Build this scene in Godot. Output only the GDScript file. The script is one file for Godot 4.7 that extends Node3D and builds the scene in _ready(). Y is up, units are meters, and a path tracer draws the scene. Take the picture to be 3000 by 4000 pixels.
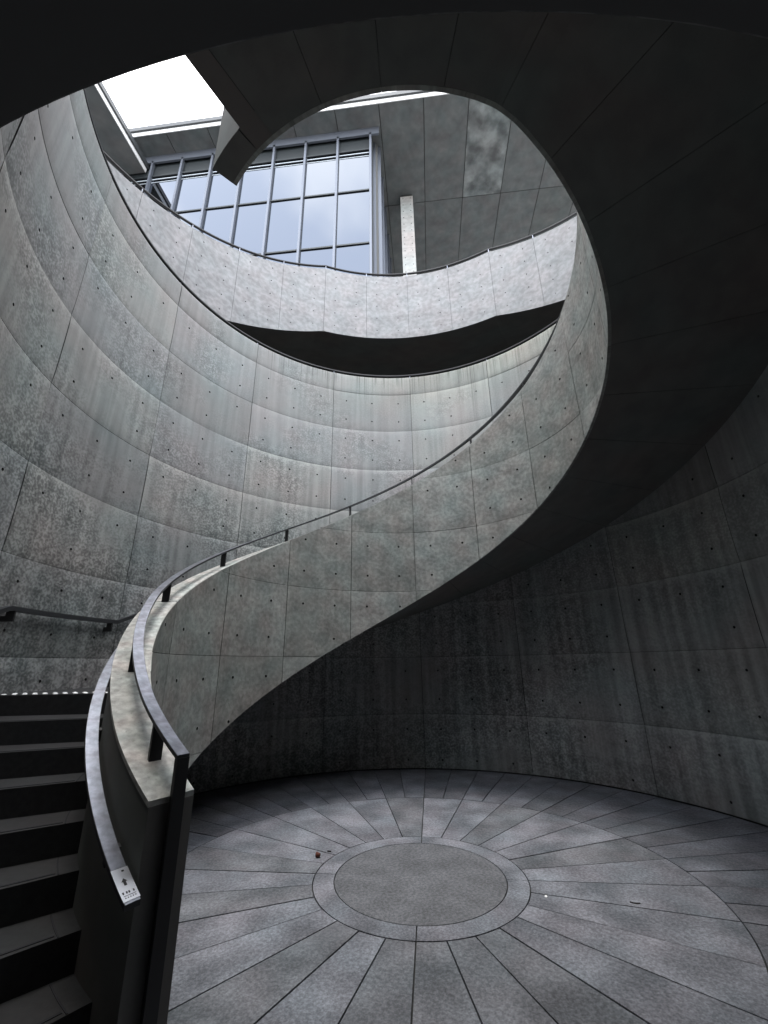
extends Node3D
# A circular sunken court of fair-faced concrete with a spiral stair, seen from the foot of the stair.
# Everything is laid out round the court's axis: a point is (radius, bearing in degrees, height); bearing 0 looks away from the viewer.

const R_STAIR := 2.15      # inner face of the stair's parapet
const R_PARA := 2.37       # its outer face
const R_WALL := 3.715      # face of the court's wall
const R_UP := 5.22         # face of the upper balustrade wall
const STEP := 360.0 / 28.0
const ROOF := 21.7         # underside of the big canopy

var M := {}
var used := {}
var uv_shift := Vector2.ZERO

# ---------------------------------------------------------------- mesh collector
class Acc:
	var v := PackedVector3Array()
	var n := PackedVector3Array()
	var t := PackedVector2Array()
	func tri(a: Vector3, b: Vector3, c: Vector3, na: Vector3, nb: Vector3, nc: Vector3, ta := Vector2.ZERO, tb := Vector2.ZERO, tc := Vector2.ZERO) -> void:
		var g := (c - a).cross(b - a)
		if g.length_squared() < 1e-16:
			return
		if g.dot(na + nb + nc) >= 0.0:
			v.append(a); v.append(b); v.append(c)
			n.append(na); n.append(nb); n.append(nc)
			t.append(ta); t.append(tb); t.append(tc)
		else:
			v.append(a); v.append(c); v.append(b)
			n.append(na); n.append(nc); n.append(nb)
			t.append(ta); t.append(tc); t.append(tb)
	func quad(a: Vector3, b: Vector3, c: Vector3, d: Vector3, na: Vector3, nb: Vector3, nc: Vector3, nd: Vector3, ta := Vector2.ZERO, tb := Vector2.ZERO, tc := Vector2.ZERO, td := Vector2.ZERO) -> void:
		tri(a, b, c, na, nb, nc, ta, tb, tc)
		tri(a, c, d, na, nc, nd, ta, tc, td)
	func flat(a: Vector3, b: Vector3, c: Vector3, d: Vector3, nn: Vector3, ta := Vector2.ZERO, tb := Vector2.ZERO, tc := Vector2.ZERO, td := Vector2.ZERO) -> void:
		quad(a, b, c, d, nn, nn, nn, nn, ta, tb, tc, td)
	func box(lo: Vector3, hi: Vector3, bev := 0.0) -> void:
		# a box with chamfered edges along its longest axis
		var p := [Vector3(lo.x, lo.y, lo.z), Vector3(hi.x, lo.y, lo.z), Vector3(hi.x, lo.y, hi.z), Vector3(lo.x, lo.y, hi.z), Vector3(lo.x, hi.y, lo.z), Vector3(hi.x, hi.y, lo.z), Vector3(hi.x, hi.y, hi.z), Vector3(lo.x, hi.y, hi.z)]
		for f in [[0, 1, 2, 3, Vector3.DOWN], [4, 5, 6, 7, Vector3.UP], [0, 1, 5, 4, Vector3.FORWARD], [3, 2, 6, 7, Vector3.BACK], [0, 3, 7, 4, Vector3.LEFT], [1, 2, 6, 5, Vector3.RIGHT]]:
			var nn: Vector3 = f[4]
			var q := []
			var tq := []
			for k in 4:
				var c: Vector3 = p[f[k]]
				q.append(c)
				tq.append(Vector2(c.x, c.z) if absf(nn.y) > 0.5 else (Vector2(c.x, -c.y) if absf(nn.z) > 0.5 else Vector2(c.z, -c.y)))
			flat(q[0], q[1], q[2], q[3], nn, tq[0], tq[1], tq[2], tq[3])
	func into(m: ArrayMesh, mat: Material) -> void:
		if v.is_empty():
			return
		var a := []
		a.resize(Mesh.ARRAY_MAX)
		a[Mesh.ARRAY_VERTEX] = v; a[Mesh.ARRAY_NORMAL] = n; a[Mesh.ARRAY_TEX_UV] = t
		m.add_surface_from_arrays(Mesh.PRIMITIVE_TRIANGLES, a)
		m.surface_set_material(m.get_surface_count() - 1, mat)

# ---------------------------------------------------------------- scene helpers
func numbered(called: String) -> String:
	var k: int = used.get(called, 0)
	used[called] = k + 1
	return called if k == 0 else "%s_%03d" % [called, k]

func tag(o: Node3D, label: String, category: String, group := "") -> Node3D:
	o.set_meta("label", label); o.set_meta("category", category)
	if group != "":
		o.set_meta("group", group)
	return o

func thing(called: String, label := "", category := "", group := "") -> Node3D:
	var o := Node3D.new()
	o.name = numbered(called)
	add_child(o)
	if label != "":
		tag(o, label, category, group)
	return o

func struct_node(called: String) -> Node3D:
	var o := thing(called)
	o.set_meta("kind", "structure")
	return o

func put(called: String, acc: Acc, mat: Material, parent: Node = null, acc2: Acc = null, mat2: Material = null) -> MeshInstance3D:
	var m := ArrayMesh.new()
	acc.into(m, mat)
	if acc2 != null:
		acc2.into(m, mat2)
	var o := MeshInstance3D.new()
	o.mesh = m
	if parent == null:
		o.name = numbered(called)
		add_child(o)
	else:
		o.name = called
		parent.add_child(o, true)
	return o

func P(r: float, a: float, h: float) -> Vector3:
	var q := deg_to_rad(a)
	return Vector3(r * sin(q), h, -r * cos(q))

func radial(a: float) -> Vector3:
	var q := deg_to_rad(a)
	return Vector3(sin(q), 0, -cos(q))

func along(a: float) -> Vector3:
	var q := deg_to_rad(a)
	return Vector3(cos(q), 0, sin(q))

func table(pts: Array, x: float) -> float:
	if x <= pts[0].x:
		return pts[0].y
	for k in range(1, pts.size()):
		if x <= pts[k].x:
			var p: Vector2 = pts[k - 1]
			var q: Vector2 = pts[k]
			return lerpf(p.y, q.y, (x - p.x) / (q.x - p.x))
	return pts[-1].y

# ---------------------------------------------------------------- the stair's lines
func para_top(a: float) -> float:
	return minf(4.309 + 0.0209 * a - 0.08 * clampf((-110.0 - a) / 32.0, 0.0, 1.0), 7.55)

var BOT := [Vector2(-119.2, 0.0), Vector2(90, 4.33), Vector2(101.6, 4.57), Vector2(111, 4.75), Vector2(118.7, 4.94), Vector2(131.2, 5.26), Vector2(142.1, 5.54), Vector2(150.5, 5.742), Vector2(155.5, 5.812), Vector2(160, 5.82), Vector2(400, 5.82)]
func para_bot(a: float) -> float:
	return table(BOT, a)

func up_bot(a: float) -> float:
	return 9.99 - 0.033 * maxf(0.0, absf(a) - 2.0 * STEP)
func up_top(a: float) -> float:
	return up_bot(a) + 2.21

func tread_height(k: int) -> float:
	return 0.155 * k if k <= 9 else 1.395 + 0.157 * (k - 9)

# ---------------------------------------------------------------- shapes round the axis
func ring(acc: Acc, r0: float, r1: float, a0: float, a1: float, lo: Callable, hi: Callable, da := 2.0, s := 0.25, caps := true) -> void:
	# a curved bar of rectangular section between radii r0 and r1 and heights lo(a) and hi(a)
	var cnt := maxi(1, int(ceil((a1 - a0) / da)))
	for k in cnt:
		var b0 := lerpf(a0, a1, float(k) / cnt)
		var b1 := lerpf(a0, a1, float(k + 1) / cnt)
		var l0: float = lo.call(b0)
		var l1: float = lo.call(b1)
		var h0: float = hi.call(b0)
		var h1: float = hi.call(b1)
		if h0 <= l0 + 1e-5 and h1 <= l1 + 1e-5:
			continue
		h0 = maxf(h0, l0); h1 = maxf(h1, l1)
		var m0 := radial(b0)
		var m1 := radial(b1)
		for side in 2:
			var r := r0 if side == 0 else r1
			var sg := -1.0 if side == 0 else 1.0
			var u0 := deg_to_rad(b0) * r * s
			var u1 := deg_to_rad(b1) * r * s
			acc.quad(P(r, b0, l0), P(r, b1, l1), P(r, b1, h1), P(r, b0, h0), m0 * sg, m1 * sg, m1 * sg, m0 * sg, Vector2(u0, -l0 * s), Vector2(u1, -l1 * s), Vector2(u1, -h1 * s), Vector2(u0, -h0 * s))
		var um := deg_to_rad((b0 + b1) * 0.5) * (r0 + r1) * 0.5
		var w := along((b0 + b1) * 0.5)
		var run := deg_to_rad(b1 - b0) * (r0 + r1) * 0.5
		var n_top := (Vector3.UP * run - w * (h1 - h0)).normalized()
		var n_bot := -(Vector3.UP * run - w * (l1 - l0)).normalized()
		var v0 := deg_to_rad(b0) * 3.0 * s
		var v1 := deg_to_rad(b1) * 3.0 * s
		acc.flat(P(r0, b0, h0), P(r0, b1, h1), P(r1, b1, h1), P(r1, b0, h0), n_top, Vector2(r0 * s, v0), Vector2(r0 * s, v1), Vector2(r1 * s, v1), Vector2(r1 * s, v0))
		acc.flat(P(r0, b0, l0), P(r0, b1, l1), P(r1, b1, l1), P(r1, b0, l0), n_bot, Vector2(r0 * s, v0), Vector2(r0 * s, v1), Vector2(r1 * s, v1), Vector2(r1 * s, v0))
	if caps:
		for e in 2:
			var b := a0 if e == 0 else a1
			var nn := along(b) * (-1.0 if e == 0 else 1.0)
			var l: float = lo.call(b)
			var h: float = hi.call(b)
			if h > l:
				acc.flat(P(r0, b, l), P(r1, b, l), P(r1, b, h), P(r0, b, h), nn, Vector2(r0 * s, -l * s), Vector2(r1 * s, -l * s), Vector2(r1 * s, -h * s), Vector2(r0 * s, -h * s))

func at(x: float) -> Callable:
	return func(_a: float) -> float: return x

# A cast concrete panel on the inside of a drum: slightly pillowed face, returned edges, recessed tie holes.
func panel(R: float, a0: float, a1: float, v0: float, v1: float, lo: Callable, hi: Callable, holes: Array, pillow: float, proud: float, uvf: Callable, gap := 0.0045, hole_r := 0.0165) -> Array:
	var acc := Acc.new()
	var shaded_plug := Acc.new()
	var ga := rad_to_deg(gap / R)
	var e0 := a0 + ga
	var e1 := a1 - ga
	var da := rad_to_deg(hole_r / R)
	var br := []
	var cnt := maxi(1, int(ceil((e1 - e0) / 1.1)))
	for k in cnt + 1:
		br.append(lerpf(e0, e1, float(k) / cnt))
	var hole_a := []
	for h in holes:
		if h.x < e0 + da * 3.0 or h.x > e1 - da * 3.0:
			continue
		if not hole_a.has(h.x):
			hole_a.append(h.x)
	for x in hole_a:
		var keep := []
		for b in br:
			if absf(b - x) > da * 1.6:
				keep.append(b)
		keep.append(x - da); keep.append(x + da)
		keep.sort()
		br = keep
	var ft := func(vv: float) -> float:
		return clampf((vv - v0) / maxf(v1 - v0, 0.01), 0.0, 1.0)
	var rad := func(vv: float) -> float:
		var q: float = 2.0 * ft.call(vv) - 1.0
		return R - proud - pillow * (1.0 - q * q * q * q)
	var nor := func(a: float, vv: float) -> Vector3:
		var q: float = 2.0 * ft.call(vv) - 1.0
		var slope := pillow * 4.0 * q * q * q * 2.0 / maxf(v1 - v0, 0.01)
		return (-radial(a) + Vector3.UP * slope).normalized()
	for k in br.size() - 1:
		var b0: float = br[k]
		var b1: float = br[k + 1]
		var bm := (b0 + b1) * 0.5
		var L0: float = maxf(v0 + gap * 0.5, lo.call(b0))
		var L1: float = maxf(v0 + gap * 0.5, lo.call(b1))
		var H0: float = minf(v1 - gap * 0.5, hi.call(b0))
		var H1: float = minf(v1 - gap * 0.5, hi.call(b1))
		if H0 <= L0 + 0.001 and H1 <= L1 + 0.001:
			continue
		H0 = maxf(H0, L0); H1 = maxf(H1, L1)
		var cuts := []
		for j in 9:
			cuts.append(lerpf(v0 + gap * 0.5, v1 - gap * 0.5, j / 8.0))
		cuts[0] = -1e3; cuts[8] = 1e3
		var here := []
		for h in holes:
			if absf(h.x - bm) < da * 0.5 and h.y - hole_r > maxf(L0, L1) + 0.01 and h.y + hole_r < minf(H0, H1) - 0.01:
				here.append(h.y)
		for y in here:
			var keep := []
			for c in cuts:
				if absf(c - y) > hole_r * 1.5:
					keep.append(c)
			keep.append(y - hole_r); keep.append(y + hole_r)
			keep.sort()
			cuts = keep
		for j in cuts.size() - 1:
			var c0: float = cuts[j]
			var c1: float = cuts[j + 1]
			var p0 := clampf(c0, L0, H0)
			var p1 := clampf(c0, L1, H1)
			var q0 := clampf(c1, L0, H0)
			var q1 := clampf(c1, L1, H1)
			var is_hole := false
			for y in here:
				if absf((c0 + c1) * 0.5 - y) < 0.002:
					is_hole = true
			if not is_hole:
				acc.quad(P(rad.call(p0), b0, p0), P(rad.call(p1), b1, p1), P(rad.call(q1), b1, q1), P(rad.call(q0), b0, q0), nor.call(b0, p0), nor.call(b1, p1), nor.call(b1, q1), nor.call(b0, q0), uvf.call(b0, p0), uvf.call(b1, p1), uvf.call(b1, q1), uvf.call(b0, q0))
			else:
				var cy := (c0 + c1) * 0.5
				var rr: float = rad.call(cy)
				var rim := []
				var deep := []
				var sq := []
				for m in 8:
					var w := PI / 8.0 + m * PI / 4.0
					rim.append(Vector2(bm + da * 0.86 * cos(w), cy + hole_r * 0.86 * sin(w)))
					deep.append(Vector2(bm + da * 0.6 * cos(w), cy + hole_r * 0.6 * sin(w)))
				var ring8 := [Vector2(b1, cy + hole_r * 0.41), Vector2(bm + da * 0.41, c1), Vector2(bm - da * 0.41, c1), Vector2(b0, cy + hole_r * 0.41), Vector2(b0, cy - hole_r * 0.41), Vector2(bm - da * 0.41, c0), Vector2(bm + da * 0.41, c0), Vector2(b1, cy - hole_r * 0.41)]
				var corner := {0: Vector2(b1, c1), 2: Vector2(b0, c1), 4: Vector2(b0, c0), 6: Vector2(b1, c0)}
				var nn: Vector3 = nor.call(bm, cy)
				for m in 8:
					var x0: Vector2 = ring8[m]
					var x1: Vector2 = ring8[(m + 1) % 8]
					var y0: Vector2 = rim[m]
					var y1: Vector2 = rim[(m + 1) % 8]
					var z0: Vector2 = deep[m]
					var z1: Vector2 = deep[(m + 1) % 8]
					acc.flat(P(rr, x0.x, x0.y), P(rr, x1.x, x1.y), P(rr, y1.x, y1.y), P(rr, y0.x, y0.y), nn, uvf.call(x0.x, x0.y), uvf.call(x1.x, x1.y), uvf.call(y1.x, y1.y), uvf.call(y0.x, y0.y))
					if corner.has(m):
						var cc: Vector2 = corner[m]
						acc.tri(P(rr, x0.x, x0.y), P(rr, cc.x, cc.y), P(rr, x1.x, x1.y), nn, nn, nn, uvf.call(x0.x, x0.y), uvf.call(cc.x, cc.y), uvf.call(x1.x, x1.y))
					var mid := (P(rr, y0.x, y0.y) + P(rr, y1.x, y1.y)) * 0.5
					var wn := (P(rr, bm, cy) - mid).normalized()
					shaded_plug.flat(P(rr, y0.x, y0.y), P(rr, y1.x, y1.y), P(rr + 0.03, z1.x, z1.y), P(rr + 0.03, z0.x, z0.y), wn)
					shaded_plug.tri(P(rr + 0.03, z0.x, z0.y), P(rr + 0.03, z1.x, z1.y), P(rr + 0.03, bm, cy), nn, nn, nn)
		# returned edges, top and bottom
		for side in 2:
			var y0 := L0 if side == 0 else H0
			var y1 := L1 if side == 0 else H1
			var nn := Vector3.DOWN if side == 0 else Vector3.UP
			acc.flat(P(rad.call(y0), b0, y0), P(rad.call(y1), b1, y1), P(R + 0.03, b1, y1), P(R + 0.03, b0, y0), nn, uvf.call(b0, y0), uvf.call(b1, y1), uvf.call(b1, y1), uvf.call(b0, y0))
	for e in 2:
		var b := e0 if e == 0 else e1
		var L: float = maxf(v0 + gap * 0.5, lo.call(b))
		var H: float = minf(v1 - gap * 0.5, hi.call(b))
		if H > L + 0.001:
			acc.flat(P(rad.call(L), b, L), P(rad.call(H), b, H), P(R + 0.03, b, H), P(R + 0.03, b, L), along(b) * (-1.0 if e == 0 else 1.0), uvf.call(b, L), uvf.call(b, H), uvf.call(b, H), uvf.call(b, L))
	return [acc, shaded_plug]

# A flat sector (paver, soffit panel): r0..r1, a0..a1, face at height f(a), returned edges of depth d (down for pavers, up for soffits)
func sector(acc: Acc, r0: float, r1: float, a0: float, a1: float, f: Callable, d: float, gap: float, s: float, up := true, da := 3.3) -> void:
	var cnt := maxi(1, int(ceil((a1 - a0) / da)))
	var i0 := r0 + gap if r0 > 0.0 else 0.0
	var i1 := r1 - gap
	var g0 := rad_to_deg(gap / maxf(i0, 0.3)) if a1 - a0 < 359.0 else 0.0
	var g1 := rad_to_deg(gap / i1) if a1 - a0 < 359.0 else 0.0
	var sg := -1.0 if up else 1.0
	var ch := minf(0.003, d * 0.5)
	for k in cnt:
		var t0 := float(k) / cnt
		var t1 := float(k + 1) / cnt
		var q := [[i0, lerpf(a0 + g0, a1 - g0, t0)], [i0, lerpf(a0 + g0, a1 - g0, t1)], [i1, lerpf(a0 + g1, a1 - g1, t1)], [i1, lerpf(a0 + g1, a1 - g1, t0)]]
		var p := []
		var uv := []
		for c in q:
			var h: float = f.call(c[1])
			p.append(P(c[0], c[1], h))
			uv.append((Vector2(p[-1].x, p[-1].z) * s).rotated(uv_shift.x * 3.0) + uv_shift)
		var nn: Vector3 = (p[2] - p[0]).cross(p[1] - p[3]).normalized()
		if (nn.y > 0) != up:
			nn = -nn
		acc.flat(p[0], p[1], p[2], p[3], nn, uv[0], uv[1], uv[2], uv[3])
		var dn := Vector3(0, sg * d, 0)
		if i0 > 0.0:
			acc.flat(p[0], p[1], p[1] + dn, p[0] + dn, -radial((q[0][1] + q[1][1]) * 0.5), uv[0], uv[1], uv[1], uv[0])
		acc.flat(p[3], p[2], p[2] + dn, p[3] + dn, radial((q[2][1] + q[3][1]) * 0.5), uv[3], uv[2], uv[2], uv[3])
		if k == 0 and g0 > 0.0:
			acc.flat(p[0], p[3], p[3] + dn, p[0] + dn, -along(a0), uv[0], uv[3], uv[3], uv[0])
		if k == cnt - 1 and g0 > 0.0:
			acc.flat(p[1], p[2], p[2] + dn, p[1] + dn, along(a1), uv[1], uv[2], uv[2], uv[1])

# ---------------------------------------------------------------- textures
func noise(w: int, h: int, freq: float, oct: int, sd: int, seamless := true, kind := FastNoiseLite.TYPE_SIMPLEX_SMOOTH, warp := 0.0) -> PackedByteArray:
	var f := FastNoiseLite.new()
	f.seed = sd; f.frequency = freq; f.noise_type = kind
	f.fractal_type = FastNoiseLite.FRACTAL_FBM if oct > 1 else FastNoiseLite.FRACTAL_NONE
	f.fractal_octaves = oct
	if warp > 0.0:
		f.domain_warp_enabled = true
		f.domain_warp_amplitude = warp
		f.domain_warp_frequency = freq * 0.7
	var im := f.get_seamless_image(w, h, false, false, 0.1, true) if seamless else f.get_image(w, h, false, false, true)
	im.convert(Image.FORMAT_L8)
	return im.get_data()

func stretched(w: int, h: int, hw: int, hh: int, freq: float, oct: int, sd: int) -> PackedByteArray:
	var f := FastNoiseLite.new()
	f.seed = sd; f.frequency = freq; f.fractal_octaves = oct
	var im := f.get_seamless_image(hw, hh, false, false, 0.1, true)
	im.convert(Image.FORMAT_L8)
	im.resize(w, h, Image.INTERPOLATE_CUBIC)
	return im.get_data()

func tex(w: int, h: int, bytes: PackedByteArray) -> ImageTexture:
	var im := Image.create_from_data(w, h, false, Image.FORMAT_RGB8, bytes)
	im.generate_mipmaps()
	return ImageTexture.create_from_image(im)

# Cloudy cast material: o has light, dark (Color, sRGB), cloud, mottle, fine (weights), freq_cloud, freq_mottle, streak, pits, seed
func cast_texture(sz: int, o: Dictionary) -> ImageTexture:
	var sd: int = o.seed
	var a := noise(sz, sz, o.freq_cloud, 4, sd)
	var b := noise(sz, sz, o.freq_mottle, 4, sd + 1, true, FastNoiseLite.TYPE_SIMPLEX_SMOOTH, o.get("warp", 0.0))
	var c := noise(sz, sz, 0.33, 2, sd + 2)
	var st := stretched(sz, sz, sz, sz / 32, 0.03, 3, sd + 3) if o.streak >= 0.0 else stretched(sz, sz, sz / 12, sz, 0.02, 3, sd + 3)
	var pt := noise(sz, sz, 0.09, 1, sd + 4)
	var hu := noise(sz, sz, 0.006, 2, sd + 5)
	var out := PackedByteArray()
	out.resize(sz * sz * 3)
	var L: Color = o.light
	var D: Color = o.dark
	var wc: float = o.cloud
	var wm: float = o.mottle
	var wf: float = o.fine
	var ws := absf(o.streak)
	var pits: float = o.pits
	var hue: float = o.get("hue", 0.02)
	var i := 0
	for k in sz * sz:
		var x := 0.5 + wc * (a[k] / 127.5 - 1.0) + wf * (c[k] / 127.5 - 1.0) + ws * (st[k] / 127.5 - 1.0)
		var m := (b[k] / 127.5 - 1.0) * 2.2
		x += wm * clampf(m, -1.0, 1.0)
		x = clampf(x, 0.0, 1.0)
		if pits > 0.0 and pt[k] > 236 - pits * 12.0 and c[k] > 120:
			x *= 0.45
		var hh := hue * (hu[k] / 127.5 - 1.0)
		out[i] = int(255.0 * clampf(lerpf(D.r, L.r, x) + hh, 0, 1))
		out[i + 1] = int(255.0 * clampf(lerpf(D.g, L.g, x) - hh * 0.3, 0, 1))
		out[i + 2] = int(255.0 * clampf(lerpf(D.b, L.b, x) - hh * 0.4, 0, 1))
		i += 3
	return tex(sz, sz, out)

# The court's wall, bearing -130 to 100, height 0 to 7.65: blotchy low down, smoother above, drip marks under the coping, lime bloom under the joints
func wall_texture() -> ImageTexture:
	var w := 2048
	var h := 1152
	var cl := noise(w, h, 0.0035, 4, 11, false)
	var mo := noise(w, h, 0.045, 5, 12, false, FastNoiseLite.TYPE_SIMPLEX_SMOOTH, 9.0)
	var fi := noise(w, h, 0.17, 4, 13, false, FastNoiseLite.TYPE_SIMPLEX_SMOOTH, 6.0)
	var st := stretched(w, h, w, 48, 0.05, 4, 14)
	var dr := noise(w, 4, 0.16, 3, 15, false)
	var dl := noise(w, 4, 0.03, 3, 16, false)
	var hu := noise(w, h, 0.005, 3, 17, false)
	var out := PackedByteArray()
	out.resize(w * h * 3)
	var i := 0
	for y in h:
		var ht := 7.65 * (1.0 - float(y) / h)
		var row := fposmod(ht - 0.81, 0.9) / 0.9     # 0 at the bottom of a panel, 1 at its top
		var rn := int(floor((ht - 0.81) / 0.9))
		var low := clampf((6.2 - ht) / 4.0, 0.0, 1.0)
		var bloom := pow(maxf(0.0, (row - 0.86) / 0.14), 1.5) * (0.34 if rn < 5 else 0.12)
		var sill := pow(maxf(0.0, (0.12 - row) / 0.12), 1.5) * 0.12
		var drop := 7.55 - ht
		for x in w:
			var k := y * w + x
			var c := cl[k] / 127.5 - 1.0
			var m := mo[k] / 127.5 - 1.0
			var f := fi[k] / 127.5 - 1.0
			var s := st[k] / 127.5 - 1.0
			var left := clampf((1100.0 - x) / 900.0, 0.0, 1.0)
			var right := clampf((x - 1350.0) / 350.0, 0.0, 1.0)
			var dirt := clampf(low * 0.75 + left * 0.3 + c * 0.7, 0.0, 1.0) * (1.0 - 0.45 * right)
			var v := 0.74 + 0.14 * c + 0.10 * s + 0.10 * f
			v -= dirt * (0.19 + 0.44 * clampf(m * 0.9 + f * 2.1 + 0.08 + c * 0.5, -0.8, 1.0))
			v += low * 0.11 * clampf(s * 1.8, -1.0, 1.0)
			v += bloom * (0.6 + c) - sill
			var dd := dr[x] / 255.0
			var reach := 0.12 + 1.7 * pow(dl[x] / 255.0, 2.0)
			if drop < reach and x > 700 and x < 1750:
				v -= 0.40 * clampf((dd - 0.55) * 5.0, 0.0, 1.0) * (1.0 - drop / reach)
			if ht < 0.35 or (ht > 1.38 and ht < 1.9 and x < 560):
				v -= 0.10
			v = clampf(v, 0.02, 1.0)
			var hh := 0.022 * (hu[k] / 127.5 - 1.0)
			var warm := clampf(1.0 - drop / 1.1, 0.0, 1.0) * 0.5 * clampf((x - 800.0) / 300.0, 0.0, 1.0)
			out[i] = int(255.0 * clampf(lerpf(0.36, 0.72, v) + hh, 0, 1))
			out[i + 1] = int(255.0 * clampf(lerpf(0.366, 0.724, v) - hh * 0.2, 0, 1))
			out[i + 2] = int(255.0 * clampf(lerpf(0.366, 0.720, v) - 0.05 * warm - hh * 0.3, 0, 1))
			i += 3
	return tex(w, h, out)

func bump(sz: int, freq: float, sd: int, depth: float) -> ImageTexture:
	var im := Image.create_from_data(sz, sz, false, Image.FORMAT_L8, noise(sz, sz, freq, 5, sd))
	im.bump_map_to_normal_map(depth)
	im.generate_mipmaps()
	return ImageTexture.create_from_image(im)

func mat(t: Texture2D, color: Color, rough: float, scale := Vector3.ONE, nm: Texture2D = null, ns := 0.5) -> StandardMaterial3D:
	var m := StandardMaterial3D.new()
	m.albedo_color = color
	if t != null:
		m.albedo_texture = t
	m.roughness = rough
	m.uv1_scale = scale
	if nm != null:
		m.normal_enabled = true
		m.normal_texture = nm
		m.normal_scale = ns
	return m

func sky_image() -> ImageTexture:
	# bright, thin broken cloud over pale blue, much the same all round
	var w := 1024
	var h := 512
	var f := FastNoiseLite.new()
	f.seed = 5; f.frequency = 2.4; f.fractal_octaves = 5
	var im := Image.create(w, h, false, Image.FORMAT_RGBF)
	for y in h:
		var el := PI * (0.5 - (y + 0.5) / h)
		for x in w:
			var az := TAU * (x + 0.5) / w
			var d := Vector3(cos(el) * sin(az), sin(el), cos(el) * cos(az))
			if d.y < 0.0:
				im.set_pixel(x, y, Color(0.25, 0.25, 0.25))
				continue
			var q := d / (0.35 + d.y)
			var c := smoothstep(-0.20, 0.30, f.get_noise_3d(q.x, q.y * 0.4, q.z))
			im.set_pixel(x, y, Color(0.70, 0.745, 0.83).lerp(Color(1.0, 1.0, 1.0), c))
	return ImageTexture.create_from_image(im)

# ---------------------------------------------------------------- build
func _ready() -> void:
	# ---- camera
	var cam := Camera3D.new()
	cam.name = "camera"
	add_child(cam)
	cam.fov = 100.33
	cam.near = 0.05
	cam.far = 1200.0
	cam.position = Vector3(0.1746, 1.6, 4.1876)
	cam.rotation = Vector3(0.3424, 0.0993, -0.0144)
	cam.current = true
	# ---- sky and exposure
	var env := Environment.new()
	var sky := Sky.new()
	var pan := PanoramaSkyMaterial.new()
	pan.panorama = sky_image()
	sky.sky_material = pan
	env.background_mode = Environment.BG_SKY
	env.sky = sky
	env.background_energy_multiplier = 2.0
	env.tonemap_mode = Environment.TONE_MAPPER_LINEAR
	env.tonemap_exposure = 2.8
	env.sdfgi_enabled = true
	env.ssao_enabled = true
	env.ssil_enabled = true
	var we := WorldEnvironment.new()
	we.name = "world"
	we.environment = env
	add_child(we)
	# ---- sun through cloud
	var sun := DirectionalLight3D.new()
	sun.name = "sun"
	sun.light_energy = 0.26
	sun.light_angular_distance = 20.0
	sun.light_color = Color(1.0, 0.985, 0.96)
	sun.shadow_enabled = true
	add_child(sun)
	sun.look_at_from_position(Vector3(-1.6, 20.0, 1.2), Vector3.ZERO)

	materials()
	build_ground()
	build_floor()
	build_wall()
	build_stair()
	build_upper()
	build_canopies()
	build_hall()
	build_rails()
	build_litter()

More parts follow.
